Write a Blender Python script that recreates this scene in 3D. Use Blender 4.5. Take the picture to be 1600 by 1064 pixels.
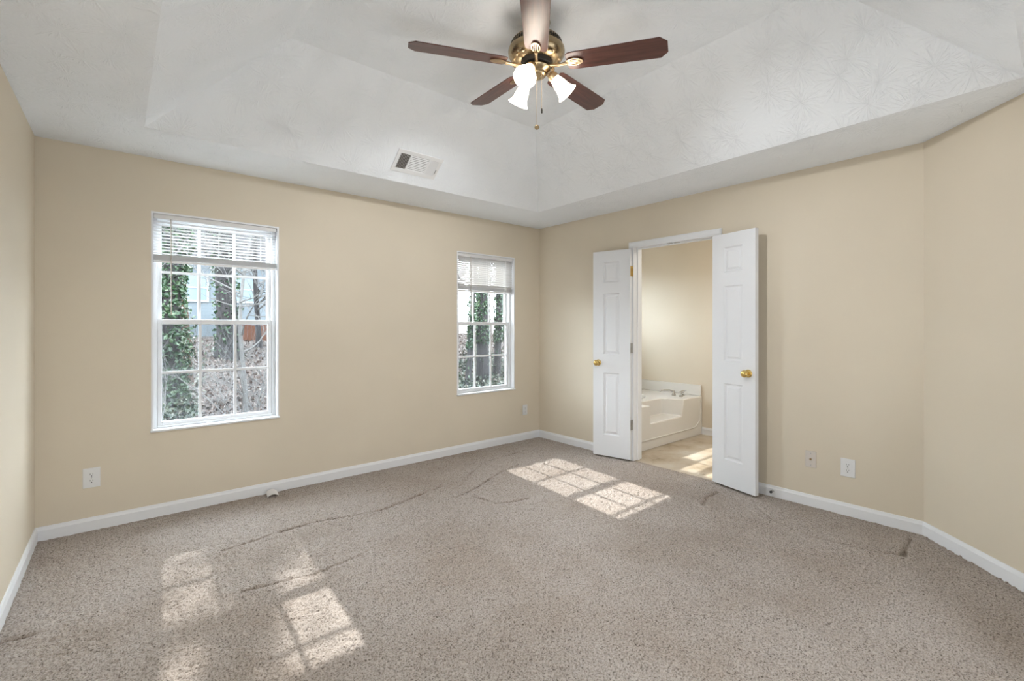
import bpy, bmesh, math, random
import numpy as np
from mathutils import Vector, Matrix, Quaternion
R = math.radians
PI = math.pi
for o in list(bpy.data.objects): bpy.data.objects.remove(o)
S = bpy.context.scene
C = S.collection

# ------------------------------------------------------------ camera, world, lights, exposure
cam_d = bpy.data.cameras.new('camera'); cam_d.sensor_width = 36; cam_d.lens = 740/1600*36
cam_d.shift_y = -22/1600; cam_d.clip_start = .02; cam_d.clip_end = 300
cam = bpy.data.objects.new('camera', cam_d); C.objects.link(cam)
cam.location = (0, 0, 1.295); cam.rotation_euler = (R(90), 0, R(-40.5))
S.camera = cam
S.view_settings.view_transform = 'Standard'; S.view_settings.look = 'None'
S.view_settings.gamma = 1; S.view_settings.exposure = 0.93; S.view_settings.use_curve_mapping = False

w = bpy.data.worlds.new('sky'); S.world = w; w.use_nodes = True
bg = w.node_tree.nodes['Background']; bg.inputs[0].default_value = (.82, .91, 1.0, 1); bg.inputs[1].default_value = 10.5

SUN_DIR = Vector((-.07, -1, -.785)).normalized()
def light(name, kind, energy, color, loc, direction, **kw):
    l = bpy.data.lights.new(name, kind); l.energy = energy; l.color = color
    for k, v in kw.items(): setattr(l, k, v)
    o = bpy.data.objects.new(name, l); C.objects.link(o); o.location = loc
    o.rotation_euler = Vector(direction).to_track_quat('-Z', 'Y').to_euler()
    return o
light('sun', 'SUN', 4.2, (1, .955, .91), (0, 20, 16), SUN_DIR, angle=R(.6))
# added area fill lights behind the camera, no openings modelled there
light('rear_fill', 'AREA', 16, (.86, .93, 1), (.60, -.42, .55), (-.02, 1, .30), shape='RECTANGLE', size=1.9, size_y=.85)
light('side_fill', 'AREA', 6, (.84, .92, 1), (2.86, -.20, .95), (-.55, .8, .35), shape='RECTANGLE', size=1.0, size_y=1.5)
light('bathroom_fill', 'AREA', 9, (1, .93, .84), (4.7, 1.7, 2.38), (0, .25, -1), shape='RECTANGLE', size=.9, size_y=.7)  # added unseen fill that brightens the bathroom walls

# ------------------------------------------------------------ helpers
def tag(o, label=None, cat=None, group=None, kind=None):
    if label: o['label'] = label
    if cat: o['category'] = cat
    if group: o['group'] = group
    if kind: o['kind'] = kind
    return o
def empty(name, loc=(0, 0, 0), rz=0, label=None, cat=None, group=None, kind=None):
    o = bpy.data.objects.new(name, None); C.objects.link(o); o.location = loc; o.rotation_euler = (0, 0, rz)
    o.empty_display_size = .1
    return tag(o, label, cat, group, kind)
def obj(name, bm, mat, parent=None, smooth=False, bevel=0, kind=None, seg=2, angle=40):
    me = bpy.data.meshes.new(name)
    bmesh.ops.recalc_face_normals(bm, faces=bm.faces)
    bm.to_mesh(me); bm.free()
    mats = mat if isinstance(mat, (list, tuple)) else [mat]
    for m in mats: me.materials.append(m)
    o = bpy.data.objects.new(name, me); C.objects.link(o)
    if parent: o.parent = parent
    if smooth:
        me.shade_smooth(); me.set_sharp_from_angle(angle=R(angle))
    if bevel:
        m = o.modifiers.new('bevel', 'BEVEL'); m.width = bevel; m.segments = seg; m.limit_method = 'ANGLE'; m.angle_limit = R(50)
    if kind: o['kind'] = kind
    return o
def copy_tree(o, parent=None):
    c = o.copy(); C.objects.link(c); c.parent = parent
    for ch in list(o.children): copy_tree(ch, c)
    return c
def box(bm, x0, x1, y0, y1, z0, z1, M=None, mi=0):
    vs = [bm.verts.new((x, y, z)) for x in (x0, x1) for y in (y0, y1) for z in (z0, z1)]
    for f in ((0, 1, 3, 2), (4, 6, 7, 5), (0, 4, 5, 1), (2, 3, 7, 6), (0, 2, 6, 4), (1, 5, 7, 3)):
        fc = bm.faces.new([vs[i] for i in f]); fc.material_index = mi
    if M is not None:
        for v in vs: v.co = M @ v.co
    return vs
def poly(bm, pts, mi=0):
    f = bm.faces.new([bm.verts.new(p) for p in pts]); f.material_index = mi; return f
def prism(bm, pts, z0, z1, mi=0, M=None):
    a = [bm.verts.new((p[0], p[1], z0)) for p in pts]; b = [bm.verts.new((p[0], p[1], z1)) for p in pts]
    n = len(pts); fs = [bm.faces.new(a[::-1]), bm.faces.new(b)]
    for i in range(n): fs.append(bm.faces.new((a[i], a[(i+1) % n], b[(i+1) % n], b[i])))
    for f in fs: f.material_index = mi
    if M is not None:
        for v in a+b: v.co = M @ v.co
def lathe(bm, prof, n=48, M=None, close=True, mi=0):
    rings = []
    for r, z in prof:
        if r < 1e-6: rings.append([bm.verts.new((0, 0, z))])
        else: rings.append([bm.verts.new((r*math.cos(2*PI*i/n), r*math.sin(2*PI*i/n), z)) for i in range(n)])
    for a, b in zip(rings, rings[1:]):
        for i in range(n):
            j = (i+1) % n
            if len(a) == 1 and len(b) == 1: break
            if len(a) == 1: f = bm.faces.new((a[0], b[i], b[j]))
            elif len(b) == 1: f = bm.faces.new((a[i], b[0], a[j]))
            else: f = bm.faces.new((a[i], b[i], b[j], a[j]))
            f.material_index = mi
    if M is not None:
        for r in rings:
            for v in r: v.co = M @ v.co
def tube(bm, pts, rad, n=8, caps=True, M=None):
    pts = [Vector(p) for p in pts]
    if not hasattr(rad, '__len__'): rad = [rad]*len(pts)
    rings = []; prev = None
    for i, p in enumerate(pts):
        t = (pts[min(i+1, len(pts)-1)] - pts[max(i-1, 0)]).normalized()
        if prev is None:
            a = Vector((0, 0, 1)) if abs(t.z) < .9 else Vector((1, 0, 0))
            u = t.cross(a).normalized()
        else:
            u = (prev - t*prev.dot(t)).normalized()
        prev = u; v = t.cross(u)
        rings.append([bm.verts.new(p + rad[i]*(u*math.cos(2*PI*k/n) + v*math.sin(2*PI*k/n))) for k in range(n)])
    for a, b in zip(rings, rings[1:]):
        for k in range(n):
            bm.faces.new((a[k], a[(k+1) % n], b[(k+1) % n], b[k]))
    if caps and n > 2:
        bm.faces.new(rings[0][::-1]); bm.faces.new(rings[-1])
    if M is not None:
        for r in rings:
            for v in r: v.co = M @ v.co
def sphere(bm, c, r, n=12, sz=1.0):
    prof = [(r*math.sin(PI*i/n), -r*sz*math.cos(PI*i/n)) for i in range(n+1)]
    prof[0] = (0, prof[0][1]); prof[-1] = (0, prof[-1][1])
    lathe(bm, prof, n*2, M=Matrix.Translation(c))

# ------------------------------------------------------------ materials
def mat(name, col=(.8, .8, .8), rough=.5, metal=0, spec=.5):
    m = bpy.data.materials.new(name); m.use_nodes = True
    p = m.node_tree.nodes['Principled BSDF']
    p.inputs['Base Color'].default_value = (*col, 1); p.inputs['Roughness'].default_value = rough
    p.inputs['Metallic'].default_value = metal; p.inputs['Specular IOR Level'].default_value = spec
    return m, m.node_tree, p
def nn(t, kind, **kw):
    n = t.nodes.new(kind)
    for k, v in kw.items():
        if k.startswith('i_'):
            n.inputs[k[2:].replace('_', ' ')].default_value = v
        else: setattr(n, k, v)
    return n
def ramp(t, fac, stops):
    r = t.nodes.new('ShaderNodeValToRGB'); e = r.color_ramp.elements
    while len(e) < len(stops): e.new(.5)
    for x, (p, c) in zip(e, stops): x.position = p; x.color = (*c, 1)
    t.links.new(fac, r.inputs[0]); return r.outputs[0]
def bump(t, p, h, strength=.3, dist=.01):
    b = nn(t, 'ShaderNodeBump'); b.inputs['Strength'].default_value = strength; b.inputs['Distance'].default_value = dist
    t.links.new(h, b.inputs['Height']); t.links.new(b.outputs[0], p.inputs['Normal']); return b
def coords(t, scale=(1, 1, 1), which='Object'):
    tc = nn(t, 'ShaderNodeTexCoord'); mp = nn(t, 'ShaderNodeMapping'); mp.inputs['Scale'].default_value = scale
    t.links.new(tc.outputs[which], mp.inputs[0]); return mp.outputs[0]
def noise(t, vec, scale, detail=4, rough=.55):
    n = nn(t, 'ShaderNodeTexNoise'); n.inputs['Scale'].default_value = scale; n.inputs['Detail'].default_value = detail
    n.inputs['Roughness'].default_value = rough; t.links.new(vec, n.inputs['Vector']); return n.outputs['Fac']

def paint(name, c, var=.04, rough=.75, bs=.12):
    m, t, p = mat(name, c, rough, 0, .25)
    v = coords(t); n = noise(t, v, 1.3, 2)
    lo = tuple(x*(1-var) for x in c); hi = tuple(min(1, x*(1+var)) for x in c)
    t.links.new(ramp(t, n, [(.3, lo), (.7, hi)]), p.inputs['Base Color'])
    bump(t, p, noise(t, v, 170, 3), bs, .002)
    return m
M = {}
M['wall'] = paint('wall_paint_beige', (.730, .650, .525), .025)
M['bathwall'] = paint('bathroom_wall_paint', (.77, .70, .585), .02)
M['white'] = paint('white_trim_paint', (.84, .85, .87), .01, .35, .03)
M['door'] = paint('white_door_paint', (.79, .80, .82), .01, .4, .05)
M['vinyl'] = paint('white_window_vinyl', (.80, .81, .82), .01, .35, .02)
M['plate'] = paint('white_plastic_plate', (.80, .80, .80), .01, .3, .01)
M['almond'] = paint('almond_plastic_plate', (.66, .61, .56), .01, .35, .01)
M['tub'] = paint('tub_acrylic', (.80, .79, .76), .01, .18, .01)
M['dark'] = mat('dark_slot', (.03, .028, .026), .6)[0]
M['ductdark'] = mat('duct_shadow_metal', (.10, .08, .065), .6)[0]

# ceiling with stomped brush texture
m, t, p = mat('ceiling_stomp_texture', (.885, .915, .95), .9, 0, .15); M['ceil'] = m
v = coords(t)
nz = nn(t, 'ShaderNodeTexNoise'); nz.inputs['Scale'].default_value = 3.0; t.links.new(v, nz.inputs['Vector'])
wv = nn(t, 'ShaderNodeVectorMath', operation='MULTIPLY_ADD'); wv.inputs[1].default_value = (.06, .06, 0); t.links.new(nz.outputs['Color'], wv.inputs[0]); t.links.new(v, wv.inputs[2])
def stomp(scale, off):
    mp = nn(t, 'ShaderNodeMapping'); mp.inputs['Location'].default_value = off; t.links.new(wv.outputs[0], mp.inputs[0])
    vo = nn(t, 'ShaderNodeTexVoronoi', voronoi_dimensions='2D', feature='F1'); vo.inputs['Scale'].default_value = scale
    t.links.new(mp.outputs[0], vo.inputs['Vector'])
    sub = nn(t, 'ShaderNodeVectorMath', operation='SUBTRACT'); t.links.new(mp.outputs[0], sub.inputs[0]); t.links.new(vo.outputs['Position'], sub.inputs[1])
    sx = nn(t, 'ShaderNodeSeparateXYZ'); t.links.new(sub.outputs[0], sx.inputs[0])
    at = nn(t, 'ShaderNodeMath', operation='ARCTAN2'); t.links.new(sx.outputs[1], at.inputs[0]); t.links.new(sx.outputs[0], at.inputs[1])
    ds = vo.outputs['Distance']
    cm = nn(t, 'ShaderNodeCombineXYZ')
    ma = nn(t, 'ShaderNodeMath', operation='MULTIPLY'); ma.inputs[1].default_value = 6.5; t.links.new(at.outputs[0], ma.inputs[0])
    mr = nn(t, 'ShaderNodeMath', operation='MULTIPLY'); mr.inputs[1].default_value = 3.2; t.links.new(ds, mr.inputs[0])
    t.links.new(ma.outputs[0], cm.inputs[0]); t.links.new(mr.outputs[0], cm.inputs[1])
    sc = nn(t, 'ShaderNodeSeparateColor'); t.links.new(vo.outputs['Color'], sc.inputs[0])
    m9 = nn(t, 'ShaderNodeMath', operation='MULTIPLY'); m9.inputs[1].default_value = 40; t.links.new(sc.outputs[0], m9.inputs[0]); t.links.new(m9.outputs[0], cm.inputs[2])
    n = noise(t, cm.outputs[0], 1.0, 2, .6)
    mk = nn(t, 'ShaderNodeMapRange', interpolation_type='SMOOTHSTEP'); mk.inputs['From Min'].default_value = .44; mk.inputs['From Max'].default_value = .66
    t.links.new(n, mk.inputs['Value'])
    fd = nn(t, 'ShaderNodeMapRange', interpolation_type='SMOOTHSTEP'); fd.inputs['From Min'].default_value = .75; fd.inputs['From Max'].default_value = .25
    t.links.new(ds, fd.inputs['Value'])
    mu = nn(t, 'ShaderNodeMath', operation='MULTIPLY'); t.links.new(mk.outputs[0], mu.inputs[0]); t.links.new(fd.outputs[0], mu.inputs[1])
    return mu.outputs[0]
s1 = stomp(4.6, (0, 0, 0)); s2 = stomp(4.1, (7.3, 3.1, 0))
mx = nn(t, 'ShaderNodeMath', operation='MAXIMUM'); t.links.new(s1, mx.inputs[0]); t.links.new(s2, mx.inputs[1])
ad = nn(t, 'ShaderNodeMath', operation='MULTIPLY_ADD'); ad.inputs[1].default_value = .35; t.links.new(noise(t, v, 60, 3), ad.inputs[0]); t.links.new(mx.outputs[0], ad.inputs[2])
bump(t, p, ad.outputs[0], .55, .004)

# carpet
m, t, p = mat('beige_carpet', (.5, .42, .36), .98, 0, .05); M['carpet'] = m
v = coords(t)
vo = nn(t, 'ShaderNodeTexVoronoi'); vo.inputs['Scale'].default_value = 115; t.links.new(v, vo.inputs['Vector'])
n1 = noise(t, v, 135, 4, .7); n2 = noise(t, v, 1.6, 4, .6)
c1 = ramp(t, n1, [(.34, (.085, .067, .053)), (.45, (.375, .325, .286)), (.58, (.54, .485, .44))])  # darkest stops paint shade into the pits of the pile
c2 = ramp(t, n2, [(.30, (.84, .80, .76)), (.58, (1, 1, 1))])
mxc = nn(t, 'ShaderNodeMix', data_type='RGBA', blend_type='MULTIPLY'); mxc.inputs[0].default_value = 1
t.links.new(c1, mxc.inputs[6]); t.links.new(c2, mxc.inputs[7])
att = nn(t, 'ShaderNodeAttribute', attribute_name='shade_dirt'); mxd = nn(t, 'ShaderNodeMix', data_type='RGBA', blend_type='MULTIPLY')
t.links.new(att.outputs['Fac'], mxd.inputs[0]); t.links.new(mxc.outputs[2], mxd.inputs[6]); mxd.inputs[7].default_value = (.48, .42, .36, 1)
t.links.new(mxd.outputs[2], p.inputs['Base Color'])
p.inputs['Sheen Weight'].default_value = .15
mm = nn(t, 'ShaderNodeMath', operation='MULTIPLY_ADD'); mm.inputs[1].default_value = -.5; t.links.new(vo.outputs['Distance'], mm.inputs[0]); t.links.new(n1, mm.inputs[2])
bump(t, p, mm.outputs[0], .55, .006)

# bathroom floor, worn beige sheet vinyl
m, t, p = mat('worn_beige_vinyl', (.55, .46, .34), .55, 0, .3); M['bathfloor'] = m
v = coords(t)
n1 = noise(t, v, 2.6, 6, .65); n2 = noise(t, v, 11, 6, .7)
c1 = ramp(t, n1, [(.33, (.36, .28, .185)), (.48, (.52, .44, .335)), (.66, (.60, .55, .47))])
c2 = ramp(t, n2, [(.30, (.55, .50, .42)), (.40, (1, 1, 1))])
mxc = nn(t, 'ShaderNodeMix', data_type='RGBA', blend_type='MULTIPLY'); mxc.inputs[0].default_value = 1
t.links.new(c1, mxc.inputs[6]); t.links.new(c2, mxc.inputs[7]); t.links.new(mxc.outputs[2], p.inputs['Base Color'])

def metal(name, c, rough=.25, var=.0):
    m, t, p = mat(name, c, rough, 1)
    v = coords(t); n = noise(t, v, 14, 4)
    t.links.new(ramp(t, n, [(.3, tuple(x*(1-.25-var) for x in c)), (.7, c)]), p.inputs['Base Color'])
    r = nn(t, 'ShaderNodeMapRange'); r.inputs['To Min'].default_value = rough*.8; r.inputs['To Max'].default_value = rough*1.3
    t.links.new(n, r.inputs['Value']); t.links.new(r.outputs[0], p.inputs['Roughness'])
    return m
M['brass'] = metal('polished_brass', (.83, .60, .22), .16)
M['abrass'] = metal('antique_brass', (.52, .40, .245), .26, .15)
M['lbrass'] = metal('light_brass', (.62, .48, .31), .40)
M['steel'] = metal('brushed_steel', (.55, .54, .53), .3)
M['chrome'] = metal('chrome', (.75, .76, .78), .10)

m, t, p = mat('cherry_wood_blade', (.2, .05, .03), .34, 0, .6); M['wood'] = m
v = coords(t, (1.6, 22, 22)); n1 = noise(t, v, 2.2, 6, .65)
t.links.new(ramp(t, n1, [(.3, (.045, .020, .017)), (.52, (.105, .038, .029)), (.75, (.165, .064, .048))]), p.inputs['Base Color'])
bump(t, p, n1, .06, .002)

m, t, p = mat('lit_frosted_glass_shade', (.95, .93, .9), .4); M['shade'] = m
p.inputs['Emission Color'].default_value = (1, .90, .76, 1); p.inputs['Emission Strength'].default_value = 6
lw = nn(t, 'ShaderNodeLayerWeight'); lw.inputs['Blend'].default_value = .35
em = ramp(t, lw.outputs['Facing'], [(.0, (1, .95, .87)), (.8, (1, .80, .56))]); t.links.new(em, p.inputs['Emission Color'])
m, t, p = mat('lit_bulb', (1, 1, 1), .4); M['bulb'] = m
p.inputs['Emission Color'].default_value = (1, .93, .82, 1); p.inputs['Emission Strength'].default_value = 14

def glass_mat(name, tint, refl):
    m = bpy.data.materials.new(name); m.use_nodes = True; t = m.node_tree; t.nodes.clear()
    out = nn(t, 'ShaderNodeOutputMaterial'); mx = nn(t, 'ShaderNodeMixShader')
    tr = nn(t, 'ShaderNodeBsdfTransparent'); tr.inputs[0].default_value = (*tint, 1)
    gl = nn(t, 'ShaderNodeBsdfGlossy'); gl.inputs['Roughness'].default_value = .02
    fr = nn(t, 'ShaderNodeFresnel'); fr.inputs[0].default_value = 1.35
    mu = nn(t, 'ShaderNodeMath', operation='MULTIPLY'); mu.inputs[1].default_value = refl
    t.links.new(fr.outputs[0], mu.inputs[0]); t.links.new(mu.outputs[0], mx.inputs[0])
    t.links.new(tr.outputs[0], mx.inputs[1]); t.links.new(gl.outputs[0], mx.inputs[2]); t.links.new(mx.outputs[0], out.inputs[0])
    return m
M['glass'] = glass_mat('window_glass', (.95, .98, .98), .8)
m = bpy.data.materials.new('insect_screen_mesh'); m.use_nodes = True; t = m.node_tree; t.nodes.clear(); M['screen'] = m
out = nn(t, 'ShaderNodeOutputMaterial'); mx = nn(t, 'ShaderNodeMixShader'); mx.inputs[0].default_value = .24
tr = nn(t, 'ShaderNodeBsdfTransparent'); df = nn(t, 'ShaderNodeBsdfDiffuse'); df.inputs[0].default_value = (.09, .10, .11, 1)
t.links.new(tr.outputs[0], mx.inputs[1]); t.links.new(df.outputs[0], mx.inputs[2]); t.links.new(mx.outputs[0], out.inputs[0])

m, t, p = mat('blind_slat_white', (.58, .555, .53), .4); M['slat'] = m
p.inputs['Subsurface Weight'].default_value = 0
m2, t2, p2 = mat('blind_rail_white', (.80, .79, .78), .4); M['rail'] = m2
m, t, p = mat('clear_wand_plastic', (.50, .44, .38), .25); M['wand'] = m

def leafmat(name, stops, rough=.6, trans=True):
    m, t, p = mat(name, (.2, .3, .1), rough, 0, .3)
    g = nn(t, 'ShaderNodeNewGeometry'); t.links.new(ramp(t, g.outputs['Random Per Island'], stops), p.inputs['Base Color'])
    return m
M['ivy'] = leafmat('ivy_leaves', [(0, (0.0059, 0.0170, 0.0065)), (.5, (0.0130, 0.0313, 0.0118)), (.85, (0.0285, 0.0496, 0.0208)), (1, (0.0546, 0.0676, 0.0391))], .4)
M['litter'] = leafmat('fallen_leaves', [(0, (0.0220, 0.0112, 0.0077)), (.3, (0.0468, 0.0285, 0.0220)), (.65, (0.0728, 0.0546, 0.0443)), (1, (0.1042, 0.0911, 0.0806))])
M['under'] = leafmat('undergrowth_leaves', [(0, (0.0065, 0.0130, 0.0065)), (.5, (0.0183, 0.0260, 0.0143)), (.8, (0.0443, 0.0468, 0.0313)), (1, (0.0781, 0.0728, 0.0573))])
def bark(name, a, b):
    m, t, p = mat(name, a, .9, 0, .1); v = coords(t, (6, 6, 1.3)); n = noise(t, v, 4, 6, .7)
    t.links.new(ramp(t, n, [(.35, a), (.65, b)]), p.inputs['Base Color']); bump(t, p, n, .8, .03); return m
M['bark'] = bark('grey_bark', (0.0130, 0.0118, 0.0118), (0.0350, 0.0325, 0.0325))
M['barkbrown'] = bark('brown_bark', (0.0260, 0.0143, 0.0090), (0.0546, 0.0350, 0.0248))
M['twig'] = bark('pale_twig_bark', (0.0546, 0.0521, 0.0496), (0.0887, 0.0859, 0.0822))
m, t, p = mat('forest_ground', (0.126, 0.084, 0.063), .95); M['ground'] = m
v = coords(t); n1 = noise(t, v, .5, 4); n2 = noise(t, v, 22, 6, .8)
c1 = ramp(t, n2, [(.33, (0.0115, 0.0071, 0.0052)), (.5, (0.0336, 0.0238, 0.0185)), (.68, (0.0582, 0.0476, 0.0405))])
c2 = ramp(t, n1, [(.35, (.62, .60, .60)), (.65, (1, .95, .9))])
mxc = nn(t, 'ShaderNodeMix', data_type='RGBA', blend_type='MULTIPLY'); mxc.inputs[0].default_value = 1
t.links.new(c1, mxc.inputs[6]); t.links.new(c2, mxc.inputs[7]); t.links.new(mxc.outputs[2], p.inputs['Base Color']); bump(t, p, n2, .6, .05)
m, t, p = mat('blue_grey_siding', (0.0630, 0.0750, 0.0840), .7); M['siding'] = m
v = coords(t); wv_ = nn(t, 'ShaderNodeTexWave', wave_type='BANDS', bands_direction='Z', wave_profile='SAW'); wv_.inputs['Scale'].default_value = 2.0
t.links.new(v, wv_.inputs['Vector']); bump(t, p, wv_.outputs['Fac'], .8, .03)
t.links.new(ramp(t, noise(t, v, .8, 3), [(.3, (0.0570, 0.0690, 0.0780)), (.7, (0.0705, 0.0825, 0.0900))]), p.inputs['Base Color'])
M['roof'] = paint('grey_shingle_roof', (.030, .028, .029), .2, .9, .6)
M['housetrim'] = paint('grey_white_house_trim', (.16, .17, .18), .02)
M['winblue'] = mat('far_window_glass', (0.0560, 0.0840, 0.1050), .15)[0]
M['fence'] = bark('rust_red_fence_boards', (0.0468, 0.0170, 0.0090), (0.0781, 0.0350, 0.0208))
M['bluebin'] = paint('blue_plastic', (.08, .22, .55), .05)
M['paper'] = paint('white_plastic_strip', (.82, .80, .79), .01, .4, .01)
M['rubber'] = mat('dark_rubber', (.06, .06, .065), .5)[0]

# ------------------------------------------------------------ room shell
H = 2.44
WY, DX = 4.03, 3.86            # window wall, door wall
W1 = (.224, 1.027, .578, 2.079); W2 = (2.705, 3.479, .590, 2.064); WB = (4.02, 5.10, 1.20, 1.98)
def wall_with_holes(bm, x0, x1, z0, z1, y0, y1, holes):
    xs = sorted({x0, x1, *[h[0] for h in holes], *[h[1] for h in holes]})
    for a, b in zip(xs, xs[1:]):
        hs = [h for h in holes if h[0] <= a + 1e-6 and h[1] >= b - 1e-6]
        if not hs: box(bm, a, b, y0, y1, z0, z1)
        else:
            h = hs[0]; box(bm, a, b, y0, y1, z0, h[2]); box(bm, a, b, y0, y1, h[3], z1)
bm = bmesh.new(); wall_with_holes(bm, -.52, DX, -.1, 2.6, WY, WY+.15, [W1, W2])
obj('wall_back', bm, M['wall'], kind='structure')
bm = bmesh.new(); wall_with_holes(bm, DX, 5.60, -.1, 2.6, WY, WY+.15, [WB])
obj('wall_bathroom_back', bm, M['bathwall'], kind='structure')
# door wall (along Y) with double door opening; room side beige, bathroom side cream
DY0, DY1, DH = 1.903, 2.703, 2.05
bm = bmesh.new()
for (a, b, z0, z1) in ((.0, DY0-.02, -.1, 2.6), (DY1+.02, WY, -.1, 2.6), (DY0-.02, DY1+.02, DH+.02, 2.6)):
    box(bm, DX, DX+.06, a if a > .1 else .576, b, z0, z1)
obj('wall_right', bm, M['wall'], kind='structure')
bm = bmesh.new()
for (a, b, z0, z1) in ((.4, DY0-.02, -.1, 2.6), (DY1+.02, WY, -.1, 2.6), (DY0-.02, DY1+.02, DH+.02, 2.6)):
    box(bm, DX+.06, DX+.12, a, b, z0, z1)
obj('wall_bathroom_left', bm, M['bathwall'], kind='structure')
bm = bmesh.new(); prism(bm, [(DX, .576), (2.834, -.45), (2.934, -.55), (DX+.12, .50), (DX+.12, .576)], -.1, 2.6)
obj('wall_chamfer', bm, M['wall'], kind='structure')
bm = bmesh.new(); prism(bm, [(-.333, WY), (-.435, -.45), (-.56, -.45), (-.46, WY+.0)], -.1, 2.6)
obj('wall_left', bm, M['wall'], kind='structure')
bm = bmesh.new(); box(bm, -.56, 2.934, -.57, -.45, -.1, 2.6)
obj('wall_front', bm, M['wall'], kind='structure')
bm = bmesh.new(); box(bm, 5.46, 5.60, .4, WY, -.1, 2.6); obj('wall_bathroom_right', bm, M['bathwall'], kind='structure')
bm = bmesh.new(); box(bm, DX+.12, 5.46, .28, .4, -.1, 2.6); obj('wall_bathroom_front', bm, M['bathwall'], kind='structure')

# tray ceiling: flat rim, four slopes, flat centre
lo = [(.160, 3.440), (3.285, 3.440), (3.200, .125), (.128, .125)]
up = [(.780, 2.820), (2.665, 2.820), (2.590, .745), (.755, .745)]
ZT = 2.910
room = [(-.40, WY+.05), (DX+.05, WY+.05), (DX+.05, .54), (2.86, -.52), (-.50, -.52)]
bm = bmesh.new()
L = [bm.verts.new((*q, H)) for q in lo]; U = [bm.verts.new((*q, ZT)) for q in up]
for i in range(4): bm.faces.new((L[i], L[(i+1) % 4], U[(i+1) % 4], U[i]))
bm.faces.new(U)
Rm = [bm.verts.new((*q, H)) for q in room]
bm.faces.new((Rm[0], Rm[1], L[1], L[0])); bm.faces.new((Rm[1], Rm[2], L[2], L[1])); bm.faces.new((Rm[2], Rm[3], L[2]))
bm.faces.new((Rm[3], Rm[4], L[3], L[2])); bm.faces.new((Rm[4], Rm[0], L[0], L[3]))
o = obj('ceiling', bm, M['ceil'], kind='structure')
sm = o.modifiers.new('solid', 'SOLIDIFY'); sm.thickness = -.0
o.modifiers.remove(sm)
bm = bmesh.new(); box(bm, DX+.05, 5.55, .3, WY+.05, H, H+.05); obj('ceiling_bathroom', bm, M['bathwall'], kind='structure')

# carpet as a fine height field
polylines = [  # wrinkles and seams on the carpet: points (x, y), depth, width
    ([(.51, 3.16), (.60, 3.175), (.80, 3.21), (1.02, 3.23), (1.25, 3.17), (1.48, 3.14), (2.05, 3.28)], -.010, .007),
    ([(.50, 2.62), (.82, 2.555), (1.10, 2.60)], -.006, .007),
    ([(2.00, 3.00), (2.27, 3.08), (2.55, 3.22), (2.92, 3.34)], -.008, .007),
    ([(2.12, 2.94), (2.17, 2.69), (2.40, 2.63)], -.008, .008),
    ([(2.36, 3.36), (2.76, 3.62), (3.20, 3.66)], -.005, .008),
    ([(3.28, 1.71), (3.45, 1.77), (3.62, 1.76)], -.011, .011),
    ([(3.62, 1.50), (3.40, 1.30), (3.30, 1.03), (3.35, .75), (3.40, .60)], -.006, .007),
    ([(3.72, .62), (3.60, .61), (3.40, .60)], -.012, .010),
    ([(-.38, 2.82), (-.30, 2.823), (-.17, 2.805)], -.010, .009),
    ([(-.02, 1.62), (.25, 1.80)], -.006, .009),
]
x0, x1, y0, y1, h = -.46, DX+.005, -.47, WY+.01, .0065
nx = int((x1-x0)/h)+1; ny = int((y1-y0)/h)+1
rng = np.random.default_rng(3)
gx = np.linspace(x0, x1, nx); gy = np.linspace(y0, y1, ny); GX, GY = np.meshgrid(gx, gy, indexing='ij')
def smooth_noise(cell, seed):
    r = np.random.default_rng(seed); mx_ = int((x1-x0)/cell)+3; my_ = int((y1-y0)/cell)+3
    g = r.normal(size=(mx_, my_)); fx = (GX-x0)/cell; fy = (GY-y0)/cell
    ix = fx.astype(int); iy = fy.astype(int); fx = fx-ix; fy = fy-iy; fx = fx*fx*(3-2*fx); fy = fy*fy*(3-2*fy)
    return (g[ix, iy]*(1-fx)+g[ix+1, iy]*fx)*(1-fy)+(g[ix, iy+1]*(1-fx)+g[ix+1, iy+1]*fx)*fy
SHADE_DIRT = np.zeros(GX.shape)  # groove shadow and dirt painted as darker colour, plus dirt along the walls
Z = smooth_noise(.013, 1)*.0029 + smooth_noise(.028, 2)*.0006 + smooth_noise(.10, 5)*.0006 + smooth_noise(.5, 6)*.0012 + rng.normal(size=GX.shape)*.0016
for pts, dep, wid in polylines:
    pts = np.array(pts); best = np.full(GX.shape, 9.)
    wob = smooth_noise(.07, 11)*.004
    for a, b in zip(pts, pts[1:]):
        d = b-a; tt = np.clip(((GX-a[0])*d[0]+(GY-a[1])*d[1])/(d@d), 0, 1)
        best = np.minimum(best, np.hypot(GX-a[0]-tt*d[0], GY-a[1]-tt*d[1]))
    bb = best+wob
    SHADE_DIRT = np.maximum(SHADE_DIRT, min(1, abs(dep)/.009)*np.exp(-(bb/(wid*1.15))**2)*np.clip(.8+.4*smooth_noise(.12, 14), .2, 1))
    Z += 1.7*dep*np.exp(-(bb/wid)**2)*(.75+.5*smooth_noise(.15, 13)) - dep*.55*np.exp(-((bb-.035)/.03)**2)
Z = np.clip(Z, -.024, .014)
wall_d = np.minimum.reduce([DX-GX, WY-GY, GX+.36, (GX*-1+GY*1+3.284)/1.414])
SHADE_DIRT = np.maximum(SHADE_DIRT, .45*np.exp(-np.clip(wall_d, 0, 9)/.035))
edge = np.minimum.reduce([GX+.43, DX-GX, WY-GY]); Z *= np.clip(edge/.05, .35, 1)
co = np.stack([GX, GY, Z], -1).reshape(-1, 3).astype(np.float32)
idx = np.arange(nx*ny).reshape(nx, ny)
q = np.stack([idx[:-1, :-1], idx[1:, :-1], idx[1:, 1:], idx[:-1, 1:]], -1).reshape(-1, 4)
me = bpy.data.meshes.new('floor'); me.vertices.add(len(co)); me.vertices.foreach_set('co', co.ravel())
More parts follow.
